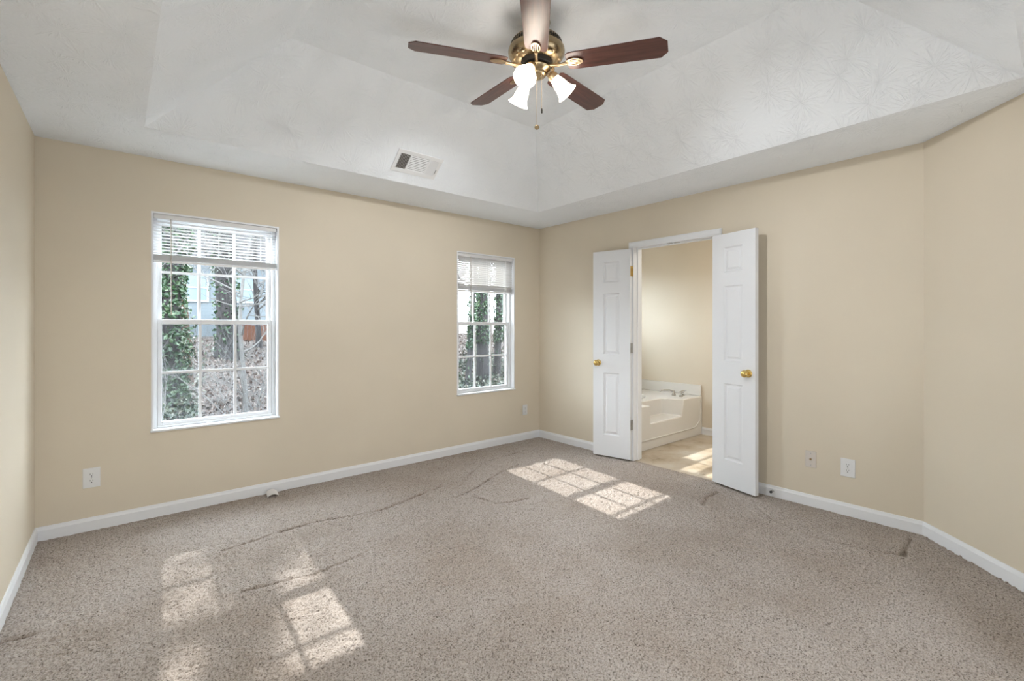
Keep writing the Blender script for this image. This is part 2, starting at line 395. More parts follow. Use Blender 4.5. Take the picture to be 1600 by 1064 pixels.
me.loops.add(q.size); me.loops.foreach_set('vertex_index', q.ravel().astype(np.int32))
me.polygons.add(len(q)); me.polygons.foreach_set('loop_start', (np.arange(len(q))*4).astype(np.int32))
me.update(calc_edges=True); at_ = me.attributes.new('shade_dirt', 'FLOAT', 'POINT'); at_.data.foreach_set('value', SHADE_DIRT.ravel().astype(np.float32)); me.materials.append(M['carpet']); me.shade_smooth()
fl = bpy.data.objects.new('floor', me); C.objects.link(fl); fl['kind'] = 'structure'
bm = bmesh.new(); box(bm, DX+.008, 5.5, .35, WY+.05, -.06, -.004)
obj('floor_bathroom', bm, M['bathfloor'], kind='structure')
bm = bmesh.new(); box(bm, -.5, DX+.008, -.5, WY+.05, -.12, -.03)
obj('floor_underlay', bm, M['bathfloor'], kind='structure')

# baseboards: profile along a line, d = inward normal
def baseboard(name, a, b, n, ext=0, h=.083, th=.014, mat_=None):
    a = Vector((*a, 0)); b = Vector((*b, 0)); n = Vector((*n, 0)).normalized()
    prof = [(0, -.01), (th, -.01), (th, h*.74), (th*.72, h*.84), (th*.5, h*.97), (th*.35, h), (0, h)]
    bm = bmesh.new(); A = [bm.verts.new(a+n*p_+Vector((0, 0, z))) for p_, z in prof]; B = [bm.verts.new(b+n*p_+Vector((0, 0, z))) for p_, z in prof]
    k = len(prof)
    for i in range(k): bm.faces.new((A[i], A[(i+1) % k], B[(i+1) % k], B[i]))
    bm.faces.new(A); bm.faces.new(B[::-1])
    return obj(name, bm, M['white'], kind='structure')
baseboard('baseboard_back', (-.333, WY), (DX, WY), (0, -1))
baseboard('baseboard_left', (-.333, WY), (-.435, -.45), (1, -.023))
baseboard('baseboard_right_far', (DX, WY), (DX, DY1+.057), (-1, 0))
baseboard('baseboard_right_near', (DX, DY0-.057), (DX, .572), (-1, 0))
baseboard('baseboard_chamfer', (DX, .576), (2.834, -.45), (-1, 1))
baseboard('baseboard_bathroom', (5.46, 2.856), (5.46, .4), (-1, 0))

# ------------------------------------------------------------ windows
def make_window(idx, X0, X1, Z0, Z1):
    root = empty('window_%d' % idx, ((X0+X1)/2, WY, Z0), kind='structure')
    ox, oz = (X0+X1)/2, Z0
    W = (X1-X0)/2; Hh = Z1-Z0
    # painted reveal liner and sill
    bm = bmesh.new(); t_ = .012
    box(bm, -W, -W+t_, -.001, .15, 0, Hh); box(bm, W-t_, W, -.001, .15, 0, Hh); box(bm, -W+t_, W-t_, -.001, .15, Hh-t_, Hh)
    obj('reveal', bm, M['white'], root)
    bm = bmesh.new(); box(bm, -W-.004, W+.004, -.014, .15, -.002, .012); obj('window_sill', bm, M['white'], root, bevel=.003)
    # vinyl frame
    a = W-t_; b0 = .012; b1 = Hh-t_; f = .026
    bm = bmesh.new()
    for (p0, p1, q0, q1) in ((-a, -a+f, b0, b1), (a-f, a, b0, b1), (-a+f, a-f, b1-f, b1), (-a+f, a-f, b0, b0+.016)):
        box(bm, p0, p1, .055, .13, q0, q1)
    obj('window_frame', bm, M['vinyl'], root, bevel=.003)
    mid = (b0+b1)/2
    def sash(name, yy, z0, z1, top, bot):
        s = .026; x_ = a-f-.001
        bm = bmesh.new()
        box(bm, -x_, -x_+s, yy, yy+.03, z0, z1); box(bm, x_-s, x_, yy, yy+.03, z0, z1)
        box(bm, -x_+s, x_-s, yy, yy+.03, z1-top, z1); box(bm, -x_+s, x_-s, yy, yy+.03, z0, z0+bot)
        so = obj(name, bm, M['vinyl'], root, bevel=.003)
        gx0, gx1, gz0, gz1 = -x_+s, x_-s, z0+bot, z1-top
        bm = bmesh.new(); m_ = .009
        for k in (1, 2):
            c_ = gx0+(gx1-gx0)*k/3; box(bm, c_-m_, c_+m_, yy+.010, yy+.022, gz0, gz1)
        cz = (gz0+gz1)/2
        for k in range(3):
            p0 = gx0+(gx1-gx0)*k/3+(m_ if k else 0); p1 = gx0+(gx1-gx0)*(k+1)/3-(m_ if k < 2 else 0)
            box(bm, p0, p1, yy+.010, yy+.022, cz-m_, cz+m_)
        obj('grille', bm, M['vinyl'], so)
        bm = bmesh.new(); poly(bm, [(gx0, yy+.024, gz0), (gx1, yy+.024, gz0), (gx1, yy+.024, gz1), (gx0, yy+.024, gz1)])
        obj('pane', bm, M['glass'], so)
        return so
    sash('upper_sash', .095, mid-.016, b1-f, .028, .030)
    ls = sash('lower_sash', .062, b0+.014, mid+.016, .034, .026)
    bm = bmesh.new(); box(bm, -.03, .03, .055, .0625, mid+.006, mid+.016); obj('sash_lock', bm, M['vinyl'], ls, bevel=.002)
    bm = bmesh.new(); poly(bm, [(-a+f, .128, b0+.02), (a-f, .128, b0+.02), (a-f, .128, mid), (-a+f, .128, mid)])
    obj('insect_screen', bm, M['screen'], root)
    return root
make_window(1, *W1); make_window(2, *W2); make_window(3, *WB)

# mini blinds, half raised
def make_blind(X0, X1, Z1, zb, tilt, label, wand_x, wand_z, cord_x, cord_z, pitch=.0215, slat='slat'):
    cx = (X0+X1)/2; W = (X1-X0)/2-.016
    root = empty('window_blind', (cx, WY+.03, Z1-.012), label=label, cat='window blind', group='mini blinds drawn up in the windows')
    bm = bmesh.new(); box(bm, -W, W, -.016, .016, -.030, -.001); obj('headrail', bm, M['rail'], root, bevel=.002)
    zr = zb-(Z1-.012)
    bm = bmesh.new(); box(bm, -W, W, -.013, .013, zr, zr+.014)
    obj('bottom_rail', bm, M['rail'], root, bevel=.003)
    bm = bmesh.new(); z = zr+.017
    while z < zr+.052:                      # gathered slats resting on the bottom rail
        box(bm, -W, W, -.0125, .0125, z, z+.0014); z += .0031
    obj('stacked_slats', bm, M['rail'], root)
    top = -.036; n = int((top-(zr+.058))/pitch); bm = bmesh.new()
    for i in range(n+1):
        zc = zr+.062+i*pitch
        rows = []
        for k in range(5):
            s_ = (k-2)/2; y = s_*.0125*math.cos(tilt); zz = s_*.0125*math.sin(tilt)+(.0022*(1-s_*s_))
            rows.append((y, zc+zz))
        for up_ in (0, 1): pass
        V = [[bm.verts.new((x_, y, z_+d_)) for (y, z_) in rows] for x_ in (-W, W) for d_ in (0, .0007)]
        for k in range(4):
            bm.faces.new((V[0][k], V[0][k+1], V[2][k+1], V[2][k])); bm.faces.new((V[1][k], V[3][k], V[3][k+1], V[1][k+1]))
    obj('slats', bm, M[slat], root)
    for x_ in (-W*.72, 0, W*.72):
        bm = bmesh.new(); tube(bm, [(x_, -.0135, -.03), (x_, -.0135, zr+.01), (x_, .0135, zr+.01), (x_, .0135, -.03)], .0008, 5)
        obj('ladder_cord', bm, M['rail'], root)
    bm = bmesh.new(); tube(bm, [(wand_x-cx, -.020, -.028), (wand_x-cx+.002, -.024, wand_z-(Z1-.012))], .0035, 6)
    obj('tilt_wand', bm, M['wand'], root)
    bm = bmesh.new()
    for d_ in (-.003, .003): tube(bm, [(cord_x-cx+d_, -.019, -.028), (cord_x-cx+d_*.6, -.022, cord_z-(Z1-.012)+.03)], .0011, 5)
    lathe(bm, [(0, .03), (.003, .028), (.006, 0), (0, -.002)], 10, M=Matrix.Translation((cord_x-cx, -.022, cord_z-(Z1-.012))))
    obj('lift_cord', bm, M['rail'], root)
    return root
make_blind(W1[0], W1[1], W1[3], 1.737, R(-10), 'white mini blind drawn up in the larger left window above bare branches', .335, 1.375, .955, .93, slat='rail')
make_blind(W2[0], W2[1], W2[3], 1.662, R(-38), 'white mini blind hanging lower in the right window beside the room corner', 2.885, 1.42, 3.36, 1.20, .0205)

# ------------------------------------------------------------ doorway
root = empty('door_1', (DX, (DY0+DY1)/2, 0), kind='structure')
bm = bmesh.new(); cw = .057; yc = (DY1-DY0)/2
def casing(bm, xs):
    for s in (-1, 1):
        a, b = sorted((s*yc, s*(yc+cw))); box(bm, xs[0], xs[1], a, b, 0, DH+.0)
        a, b = sorted((s*(yc+.012), s*(yc+cw-.010))); box(bm, xs[0]-.004, xs[0], a, b, 0, DH)
    box(bm, xs[0], xs[1], -yc-cw, yc+cw, DH, DH+cw); box(bm, xs[0]-.004, xs[0], -yc-cw+.01, yc+cw-.01, DH+.012, DH+cw-.01)
casing(bm, (-.014, 0)); obj('casing', bm, M['white'], root, bevel=.003)
bm = bmesh.new()
for s in (-1, 1):
    a, b = sorted((s*yc, s*(yc+.02))); box(bm, 0, .12, a, b, 0, DH)
    a, b = sorted((s*(yc-.011), s*yc)); box(bm, .042, .075, a, b, 0, DH-.011)
box(bm, 0, .12, -yc-.02, yc+.02, DH, DH+.02); box(bm, .042, .075, -yc, yc, DH-.011, DH)
obj('jamb', bm, M['white'], root, bevel=.002)
bm = bmesh.new()
for c_ in (-.034, .034): box(bm, .006, .034, c_-.024, c_+.024, DH-.004, DH+.0005)
obj('catch_plate', bm, M['steel'], root)

def make_leaf(name, label, pin, ang, mirror, hinge_mat):
    """pin = hinge axis; leaf runs along local +x; visible face is on local -y (or +y if mirrored)"""
    Wd, th, z0, z1 = .392, .035, .018, 2.038
    root = empty(name, (pin[0], pin[1], 0), ang, label=label, cat='door', group='double doors folded back against the wall')
    s = -1 if mirror else 1
    pz = [(z1-1.81, z1-1.20), (z1-1.02, z1-.42), (z1-.31, z1-.11)]
    px0, px1 = .005+.112, .005+Wd-.112
    bm = bmesh.new()
    xs = [.005, px0, px1, .005+Wd]; zs = [z0]
    for a, b in pz: zs += [a, b]
    zs.append(z1)
    ring = [(0, 0), (.009, .010), (.020, .010), (.036, .002)]
    for yy, dirn in ((0.004, 1), (.004+th, -1)):
        for i in range(3):
            for j in range(len(zs)-1):
                xa, xb, za, zb_ = xs[i], xs[i+1], zs[j], zs[j+1]
                if i == 1 and j % 2 == 1:
                    prev = None
                    for ins, dep in ring:
                        cur = [(xa+ins, yy+dirn*dep, za+ins), (xb-ins, yy+dirn*dep, za+ins), (xb-ins, yy+dirn*dep, zb_-ins), (xa+ins, yy+dirn*dep, zb_-ins)]
                        if prev:
                            for k in range(4): poly(bm, [prev[k], prev[(k+1) % 4], cur[(k+1) % 4], cur[k]])
                        prev = cur
                    poly(bm, prev)
                else: poly(bm, [(xa, yy, za), (xb, yy, za), (xb, yy, zb_), (xa, yy, zb_)])
    a, b = .004, .004+th; xa, xb = .005, .005+Wd
    poly(bm, [(xa, a, z0), (xb, a, z0), (xb, b, z0), (xa, b, z0)]); poly(bm, [(xa, a, z1), (xb, a, z1), (xb, b, z1), (xa, b, z1)])
    poly(bm, [(xa, a, z0), (xa, b, z0), (xa, b, z1), (xa, a, z1)]); poly(bm, [(xb, a, z0), (xb, b, z0), (xb, b, z1), (xb, a, z1)])
    bmesh.ops.remove_doubles(bm, verts=bm.verts, dist=1e-5)
    for v_ in bm.verts: v_.co.y *= s
    obj('panel', bm, M['door'], root)
    for k, zc in enumerate((.348, 1.086, 1.824)):
        bm = bmesh.new()
        for q_ in range(5):
            lathe(bm, [(0, -.0095), (.0062, -.0095), (.0062, .0095), (0, .0095)], 14, M=Matrix.Translation((0, 0, zc+(q_-2)*.0195)))
        box(bm, .002, .0055, s*.006 if s > 0 else s*.036, s*.036 if s > 0 else s*.006, zc-.048, zc+.048)
        obj('hinge', bm, hinge_mat[k], root, smooth=True)
    kx, kz = .005+Wd-.058, .935
    for side in (0, 1):
        yf = (.004+th)*s if side == 0 else .004*s; d_ = s if side == 0 else -s
        bm = bmesh.new()
        Mk = Matrix.Translation((kx, yf, kz)) @ Matrix.Rotation(-d_*PI/2, 4, 'X')
        lathe(bm, [(0, 0), (.031, 0), (.031, .004), (.026, .009), (.014, .012), (.011, .022), (.014, .030), (.024, .036), (.0285, .046), (.027, .056), (.018, .063), (0, .065)], 32, M=Mk)
        if side == 1:   # wall side: only the flat rosette clears the wall
            for v_ in bm.verts: v_.co.y = yf + (v_.co.y-yf)*.45
        obj('door_knob', bm, M['brass'], root, smooth=True, angle=50)
    return root
# visible face is local +y*s side; wall side is y=0
a_l = math.atan2(.385, -.088); a_r = math.atan2(-.383, -.097)
make_leaf('door_leaf', 'narrow white three-panel door leaf left of the bathroom opening', (3.838, 2.712), a_l, False, (M['steel'], M['steel'], M['brass']))
make_leaf('door_leaf', 'narrow white three-panel door leaf right of the bathroom opening', (3.838, 1.894), a_r, True, (M['steel'], M['steel'], M['brass']))

# ------------------------------------------------------------ outlets and small wall things
def plate_thing(name, loc, rz, label, w_, h_, kindp, matp):
    root = empty(name, loc, rz, label=label, cat='wall outlet' if kindp == 'duplex' else 'cable wall plate')
    bm = bmesh.new(); box(bm, -w_/2, w_/2, -.006, 0, -h_/2, h_/2); obj('cover_plate', bm, matp, root, bevel=.004, seg=3)
    if kindp == 'duplex':
        for zc in (.020, -.020):
            bm = bmesh.new(); pts = []
            for k in range(24):
                a = 2*PI*k/24; pts.append((.0172*math.cos(a), max(-.0135, min(.0135, .0172*math.sin(a)))))
            prism(bm, pts, 0, .0025, M=Matrix.Translation((0, -.006, zc)) @ Matrix.Rotation(PI/2, 4, 'X'))
            r_ = obj('receptacle', bm, matp, root)
            bm = bmesh.new()
            box(bm, -.0075, -.0052, -.0089, -.0084, zc-.001, zc+.0085); box(bm, .0052, .0075, -.0089, -.0084, zc+.0, zc+.0075)
            prism(bm, [(.0032*math.cos(2*PI*k/12), .0032*math.sin(2*PI*k/12)) for k in range(12)], 0, .0005, M=Matrix.Translation((0, -.0084, zc-.0085)) @ Matrix.Rotation(PI/2, 4, 'X'))
            obj('slot', bm, M['dark'], r_)
        bm = bmesh.new(); lathe(bm, [(0, .0018), (.003, .001), (.0035, 0)], 12, M=Matrix.Translation((0, -.006, 0)) @ Matrix.Rotation(PI/2, 4, 'X')); obj('screw', bm, M['steel'], root)
    else:
        bm = bmesh.new(); lathe(bm, [(0, .010), (.003, .010), (.0035, .004), (.0075, .004), (.0075, 0)], 12, M=Matrix.Translation((0, -.006, 0)) @ Matrix.Rotation(PI/2, 4, 'X')); obj('connector', bm, M['abrass'], root)
        for zc in (.042, -.042):
            bm = bmesh.new(); lathe(bm, [(0, .0018), (.003, .001), (.0035, 0)], 12, M=Matrix.Translation((0, -.006, zc)) @ Matrix.Rotation(PI/2, 4, 'X')); obj('screw', bm, M['steel'], root)
    return root
plate_thing('wall_outlet', (-.077, WY, .333), 0, 'white duplex outlet low on the window wall near the left room corner', .084, .125, 'duplex', M['plate'])
plate_thing('wall_outlet', (3.635, WY, .341), 0, 'small white outlet below and right of the right window', .07, .115, 'duplex', M['plate'])
plate_thing('wall_outlet', (DX, .973, .326), R(-90), 'white duplex outlet on the wall right of the open doors', .085, .125, 'duplex', M['plate'])
plate_thing('cable_plate', (DX, 1.198, .338), R(-90), 'almond coax cable plate between the right door leaf and the white outlet', .070, .118, 'coax', M['almond'])

# curled white strip at the foot of the window wall
bm = bmesh.new(); n_ = 12
rows = []
for k in range(n_+1):
    a = -1+2*k/n_; rows.append((a*.038, .016*(1-a*a)))
for d_ in (0, .0016):
    for k in range(n_):
        poly(bm, [(rows[k][0], -.052, rows[k][1]+d_), (rows[k+1][0], -.052, rows[k+1][1]+d_), (rows[k+1][0], .040, rows[k+1][1]+d_+.012), (rows[k][0], .040, rows[k][1]+d_+.012)])
for yy, e in ((-.052, 0), (.040, .012)):
    for k in range(n_):
        poly(bm, [(rows[k][0], yy, rows[k][1]+e), (rows[k+1][0], yy, rows[k+1][1]+e), (rows[k+1][0], yy, rows[k+1][1]+e+.0016), (rows[k][0], yy, rows[k][1]+e+.0016)])
bmesh.ops.remove_doubles(bm, verts=bm.verts, dist=1e-5)
o = obj('plastic_scrap', bm, M['paper']); o.location = (.958, 3.945, .010); o.rotation_euler = (0, 0, R(-6))
tag(o, 'curled white scrap on the carpet against the baseboard under the left window', 'scrap')
# spring door stop on the baseboard beside the right leaf
root = empty('door_stop', (DX-.014, 1.45, .045), label='small dark door stop on the baseboard right of the open door leaf', cat='door stop')
bm = bmesh.new(); pts = [(-.004-.028*k/120, .006*math.cos(k*.75), .006*math.sin(k*.75)) for k in range(121)]; tube(bm, pts, .0013, 5); obj('spring', bm, M['steel'], root, smooth=True)
bm = bmesh.new(); lathe(bm, [(0, 0), (.010, 0), (.010, .003), (.006, .005), (0, .005)], 14, M=Matrix.Rotation(-PI/2, 4, 'Y')); obj('base', bm, M['steel'], root)
bm = bmesh.new(); lathe(bm, [(0, .030), (.009, .030), (.010, .040), (.007, .046), (0, .046)], 14, M=Matrix.Rotation(-PI/2, 4, 'Y')); obj('rubber_tip', bm, M['rubber'], root, smooth=True)

# ceiling register on the slope towards the window wall
sl = math.atan2(ZT-H, .62)
vc = Vector((1.835, 3.285, 0)); vc.z = H + (3.44-vc.y)*(ZT-H)/.62
reg = empty('ceiling_vent', vc, label='white metal air register on the sloped ceiling towards the window wall', cat='vent')
# local axes: x = world x, y = up the slope away from the window wall, z = out into the room
reg.rotation_euler = Matrix(((1, 0, 0), (0, -math.cos(sl), -math.sin(sl)), (0, math.sin(sl), -math.cos(sl)))).transposed().to_euler()
ux = Vector((1, 0, 0)); uy = Vector((0, -math.cos(sl), math.sin(sl))); uz = ux.cross(uy)
reg.rotation_euler = Matrix((ux, uy, uz)).transposed().to_euler()
ZO = 1 if uz.z < 0 else -1
A_, B_ = .192, .098
bm = bmesh.new()
def zb(bm, a, b, c, d, z0, z1): box(bm, a, b, c, d, *sorted((ZO*z0, ZO*z1)))
sec = [(-.162, -.082), (-.070, .080), (.092, .160)]
xs_ = [-A_, sec[0][0], sec[0][1], sec[1][0], sec[1][1], sec[2][0], sec[2][1], A_]
zb(bm, -A_, A_, .066, B_, 0, .007); zb(bm, -A_, A_, -B_, -.066, 0, .007)
for a, b in ((xs_[0], xs_[1]), (xs_[2], xs_[3]), (xs_[4], xs_[5]), (xs_[6], xs_[7])): zb(bm, a, b, -.066, .066, 0, .007)
obj('frame', bm, M['plate'], reg, bevel=.002)
bm = bmesh.new(); zb(bm, -.165, .165, -.068, .068, .0003, .0012); obj('duct_opening', bm, M['ductdark'], reg)
def louvers(si, vert, lean, hw=.0032):
    bm = bmesh.new(); a, b = sec[si]
    if vert:
        n = 7; 
        for k in range(n):
            c_ = a+(b-a)*(k+.5)/n; Mx = Matrix.Translation((c_, 0, ZO*.0055)) @ Matrix.Rotation(lean, 4, 'Y'); box(bm, -hw, hw, -.066, .066, -.0005, .0005, M=Mx)
    else:
        n = 9
        for k in range(n):
            c_ = -.066+.132*(k+.5)/n; Mx = Matrix.Translation(((a+b)/2, c_, ZO*.0055)) @ Matrix.Rotation(lean, 4, 'X'); box(bm, -(b-a)/2, (b-a)/2, -.0050, .0050, -.0005, .0005, M=Mx)
    return obj('louver_bank', bm, M['plate'], reg)
louvers(0, True, R(50)*ZO); louvers(1, False, R(-25)); louvers(2, True, R(-35)*ZO, .0044)
bm = bmesh.new(); zb(bm, .166, .171, -.045, -.005, .007, .012); obj('lever', bm, M['steel'], reg)

# ------------------------------------------------------------ ceiling fan
ZC = 1.295
fan = empty('ceiling_fan', (1.726, 1.822, ZT), label='five-blade brass ceiling fan with three lit glass shades', cat='ceiling fan')
def fz(rel): return rel+ZC-ZT          # height above camera -> local z
RIGHT = Vector((math.sin(R(49.5)), -math.cos(R(49.5)), 0)); FWD = Vector((math.cos(R(49.5)), math.sin(R(49.5)), 0))
bm = bmesh.new(); lathe(bm, [(0, 0), (.072, 0), (.074, -.012), (.066, -.036), (.034, -.052), (.020, -.056), (.020, fz(1.505)), (0, fz(1.505))]); obj('canopy', bm, M['abrass'], fan, smooth=True)
bm = bmesh.new()
lathe(bm, [(0, fz(1.520)), (.085, fz(1.520)), (.112, fz(1.515)), (.126, fz(1.505)), (.130, fz(1.500)), (.141, fz(1.466)), (.148, fz(1.460)), (.150, fz(1.448)), (.148, fz(1.436)), (.141, fz(1.424)), (.128, fz(1.412)), (.108, fz(1.401)), (.088, fz(1.396)), (.086, fz(1.398)), (0, fz(1.398))], 72)
mo = obj('motor_housing', bm, M['abrass'], fan, smooth=True, angle=35)
bm = bmesh.new()
for k in range(54):
    a = 2*PI*k/54; Mx = Matrix.Rotation(a, 4, 'Z') @ Matrix.Translation((.1365, 0, fz(1.483))) @ Matrix.Rotation(R(-18), 4, 'Y')
    box(bm, -.0012, .0012, -.0028, .0028, -.0115, .0115, M=Mx)
obj('vent_slots', bm, M['dark'], mo)
bm = bmesh.new()
for k in range(15):                          # pierced rosettes on the underside
    a = 2*PI*k/15; Mx = Matrix.Rotation(a, 4, 'Z') @ Matrix.Translation((.1175, 0, fz(1.4045))) @ Matrix.Rotation(R(28), 4, 'Y')
    lathe(bm, [(0, -.0055), (.004, -.0055), (.006, -.002), (.0105, -.002), (.013, -.005), (.015, -.002), (.015, .002)], 16, M=Mx)
obj('rosettes', bm, M['lbrass'], mo, smooth=True)
bm = bmesh.new(); lathe(bm, [(0, fz(1.398)), (.082, fz(1.398)), (.082, fz(1.374)), (0, fz(1.374))]); obj('flywheel', bm, M['dark'], fan, smooth=True)
bm = bmesh.new(); lathe(bm, [(0, fz(1.366)), (.060, fz(1.366)), (.074, fz(1.363)), (.076, fz(1.358)), (.070, fz(1.350)), (.058, fz(1.342)), (.053, fz(1.338)), (.052, fz(1.330)), (.046, fz(1.322)), (.030, fz(1.316)), (.012, fz(1.313)), (.010, fz(1.307)), (0, fz(1.305))]); obj('switch_housing', bm, M['abrass'], fan, smooth=True)
bm = bmesh.new(); lathe(bm, [(.0, fz(1.376)), (.045, fz(1.376)), (.045, fz(1.362)), (0, fz(1.362))]); obj('coupling', bm, M['dark'], fan, smooth=True)

# blades
bm = bmesh.new()
R0, R1 = .165, .664; N = 16
outl = [(R0, -.045), (R0+.012, -.055), (R0+.04, -.059)] + [(R1-.034, -.066), (R1, -.034), (R1, .034), (R1-.034, .066)] + [(R0+.04, .059), (R0+.012, .055), (R0, .045)]
prism(bm, outl, 0, .006)
blade_me = obj('tmp', bm, M['wood'])
tx, ty = -.037, .073      # slight sag of the worn blade plane
ph = R(-14.54)
for k in range(5):
    a = ph + R(72)*k       # clockwise seen from above starting at image left
    d = (-math.cos(a))*RIGHT + math.sin(a)*FWD
    slope = tx*(-math.cos(a)) + ty*math.sin(a)
    az = math.atan2(d.y, d.x)
    Mb = Matrix.Translation((0, 0, fz(1.379))) @ Matrix.Rotation(az, 4, 'Z') @ Matrix.Rotation(-math.atan(slope), 4, 'Y')
    Mp = Matrix.Rotation(R(-12), 4, 'X')
    if k == 0: b = blade_me; b.name = 'blade'
    else: b = blade_me.copy(); C.objects.link(b); b.name = 'blade'
    b.parent = fan; b.matrix_local = Mb @ Mp @ Matrix.Translation((0, 0, -.003))
    mod = b.modifiers.get('bevel') or b.modifiers.new('bevel', 'BEVEL'); mod.width = .0018; mod.segments = 2
    # blade iron: neck and oval slotted medallion under the blade root
    bm = bmesh.new()
    zz = -.0065
    ring_o = [(.205+.046*math.cos(2*PI*i/28), .0245*math.sin(2*PI*i/28)) for i in range(28)]
    for (ra, rb, z0_, z1_) in ((1.0, .80, zz-.004, zz), ):
        for i in range(28):
            j = (i+1) % 28; f_ = lambda p_, s_: (.205+(p_[0]-.205)*s_, p_[1]*s_)
            o1, o2, i1, i2 = ring_o[i], ring_o[j], f_(ring_o[i], .76), f_(ring_o[j], .76)
            poly(bm, [(*o1, z0_), (*o2, z0_), (*i2, z0_), (*i1, z0_)]); poly(bm, [(*o1, z1_), (*o2, z1_), (*o2, z0_), (*o1, z0_)]); poly(bm, [(*i1, z1_+.001), (*i2, z1_+.001), (*i2, z0_), (*i1, z0_)])
    for y_ in (-.0095, 0, .0095): box(bm, .168, .242, y_-.0026, y_+.0026, zz-.004, zz+.002)
    for v_ in bm.verts: v_.co = Mp @ v_.co
    tube(bm, [(.060, 0, -.004), (.085, 0, -.010), (.120, 0, -.012), (.150, 0, -.010), (.168, 0, -.009)], [.011, .008, .0068, .008, .010], 10)
    bmesh.ops.remove_doubles(bm, verts=bm.verts, dist=1e-5)
    io = obj('blade_iron', bm, M['lbrass'], fan, smooth=True); io.matrix_local = Mb

# three light arms, bell shades and bulbs
LZ = fz(1.343)
for deg in (5, 125, 247):
    d = math.cos(R(deg))*RIGHT + math.sin(R(deg))*FWD
    az = math.atan2(d.y, d.x); Rz = Matrix.Rotation(az, 4, 'Z')
    bm = bmesh.new()
    tube(bm, [(.040, 0, LZ), (.060, 0, LZ+.006), (.074, 0, LZ+.002), (.082, 0, LZ-.010)], .0065, 10, M=Rz)
    tilt = R(42)              # shade axis from straight down towards outward
    ax = Rz @ Matrix.Translation((.080, 0, LZ-.008)) @ Matrix.Rotation(-tilt, 4, 'Y') @ Matrix.Rotation(PI, 4, 'X')
    lathe(bm, [(0, -.010), (.014, -.010), (.020, -.004), (.027, .008), (.028, .028), (.0265, .028), (0, .022)], 24, M=ax)
    obj('light_arm', bm, M['lbrass'], fan, smooth=True)
    bm = bmesh.new()
    prof = [(.0245, .016), (.0255, .030), (.030, .046), (.0345, .062), (.037, .080), (.040, .098), (.0465, .114), (.056, .126), (.058, .129)]
    inn = [(r_-.003, z_) for r_, z_ in prof[::-1]]
    lathe(bm, prof+inn, 32, M=ax)
    obj('lamp_shade', bm, M['shade'], fan, smooth=True, angle=60)
    bm = bmesh.new(); lathe(bm, [(0, .022), (.010, .024), (.012, .045), (.022, .066), (.026, .084), (.020, .102), (0, .110)], 20, M=ax)
    obj('light_bulb', bm, M['bulb'], fan, smooth=True)
    gl_ = light('bulb_glow', 'SPOT', 29, (.93, .965, 1), (0, 0, 0), ax.to_3x3() @ Vector((0, 0, 1)), shadow_soft_size=.03, spot_size=R(124), spot_blend=.7)
    gl_.parent = fan; gl_.location = ax @ Vector((0, 0, .118))
# pull chains
def chain(x_, y_, z0_, z1_, kind_):
    pos = RIGHT*x_+FWD*y_; bm = bmesh.new(); z = z0_
    tube(bm, [(pos.x, pos.y, z0_), (pos.x, pos.y, z1_)], .0005, 4)
    while z > z1_:
        sphere(bm, (pos.x, pos.y, z), .0013, 4); z -= .0045
    c_ = obj('pull_chain', bm, M['lbrass'], fan)
    bm = bmesh.new()
    if kind_: sphere(bm, (pos.x, pos.y, z1_-.010), .0125, 10)
    else: lathe(bm, [(0, .0), (.0035, -.001), (.0045, -.010), (.0045, -.024), (0, -.026)], 12, M=Matrix.Translation((pos.x, pos.y, z1_)))
    obj('pull_knob', bm, M['abrass'] if kind_ else M['dark'], c_, smooth=True)
chain(0.0, -.045, fz(1.31), fz(1.045), True)
chain(.026, -.04, fz(1.325), fz(1.135), False)

# ------------------------------------------------------------ bathtub with stepped skirt
tub = empty('bathtub', (4.72, 3.45, 0), label='white garden bathtub with a step niche in its skirt, along the bathroom wall', cat='bathtub')
def T(x, y, z): return (x-4.72, y-3.45, z)
bm = bmesh.new()
TX0, TX1, TY0, TY1, TZ = 3.985, 5.455, 2.858, 4.025, .457
nl, nr, nb, nf = 4.36, 5.03, 3.075, .268
# skirt front around the niche
def fq(*p): poly(bm, [T(*q_) for q_ in p])
fq((TX0, TY0, 0), (nl, TY0, 0), (nl, TY0, TZ), (TX0, TY0, TZ)); fq((nl, TY0, 0), (nr-.03, TY0, 0), (nr-.03, TY0, nf), (nl+.03, TY0, nf), (nl, TY0, nf))
fq((nr-.03, TY0, 0), (TX1, TY0, 0), (TX1, TY0, TZ), (nr+.01, TY0, TZ), (nr-.03, TY0, nf))
fq((nl+.03, TY0, nf), (nr-.03, TY0, nf), (nr-.10, nb, nf+.006), (nl+.03, nb, nf+.006))
fq((nl+.03, nb, nf+.006), (nr-.10, nb, nf+.006), (nr-.12, nb, TZ), (nl+.0, nb, TZ))
fq((nl, TY0, nf), (nl+.03, TY0, nf), (nl+.03, nb, nf+.006), (nl, nb, TZ), (nl, TY0, TZ))
fq((nr-.03, TY0, nf), (nr+.01, TY0, TZ), (nr-.12, nb, TZ), (nr-.10, nb, nf+.006))
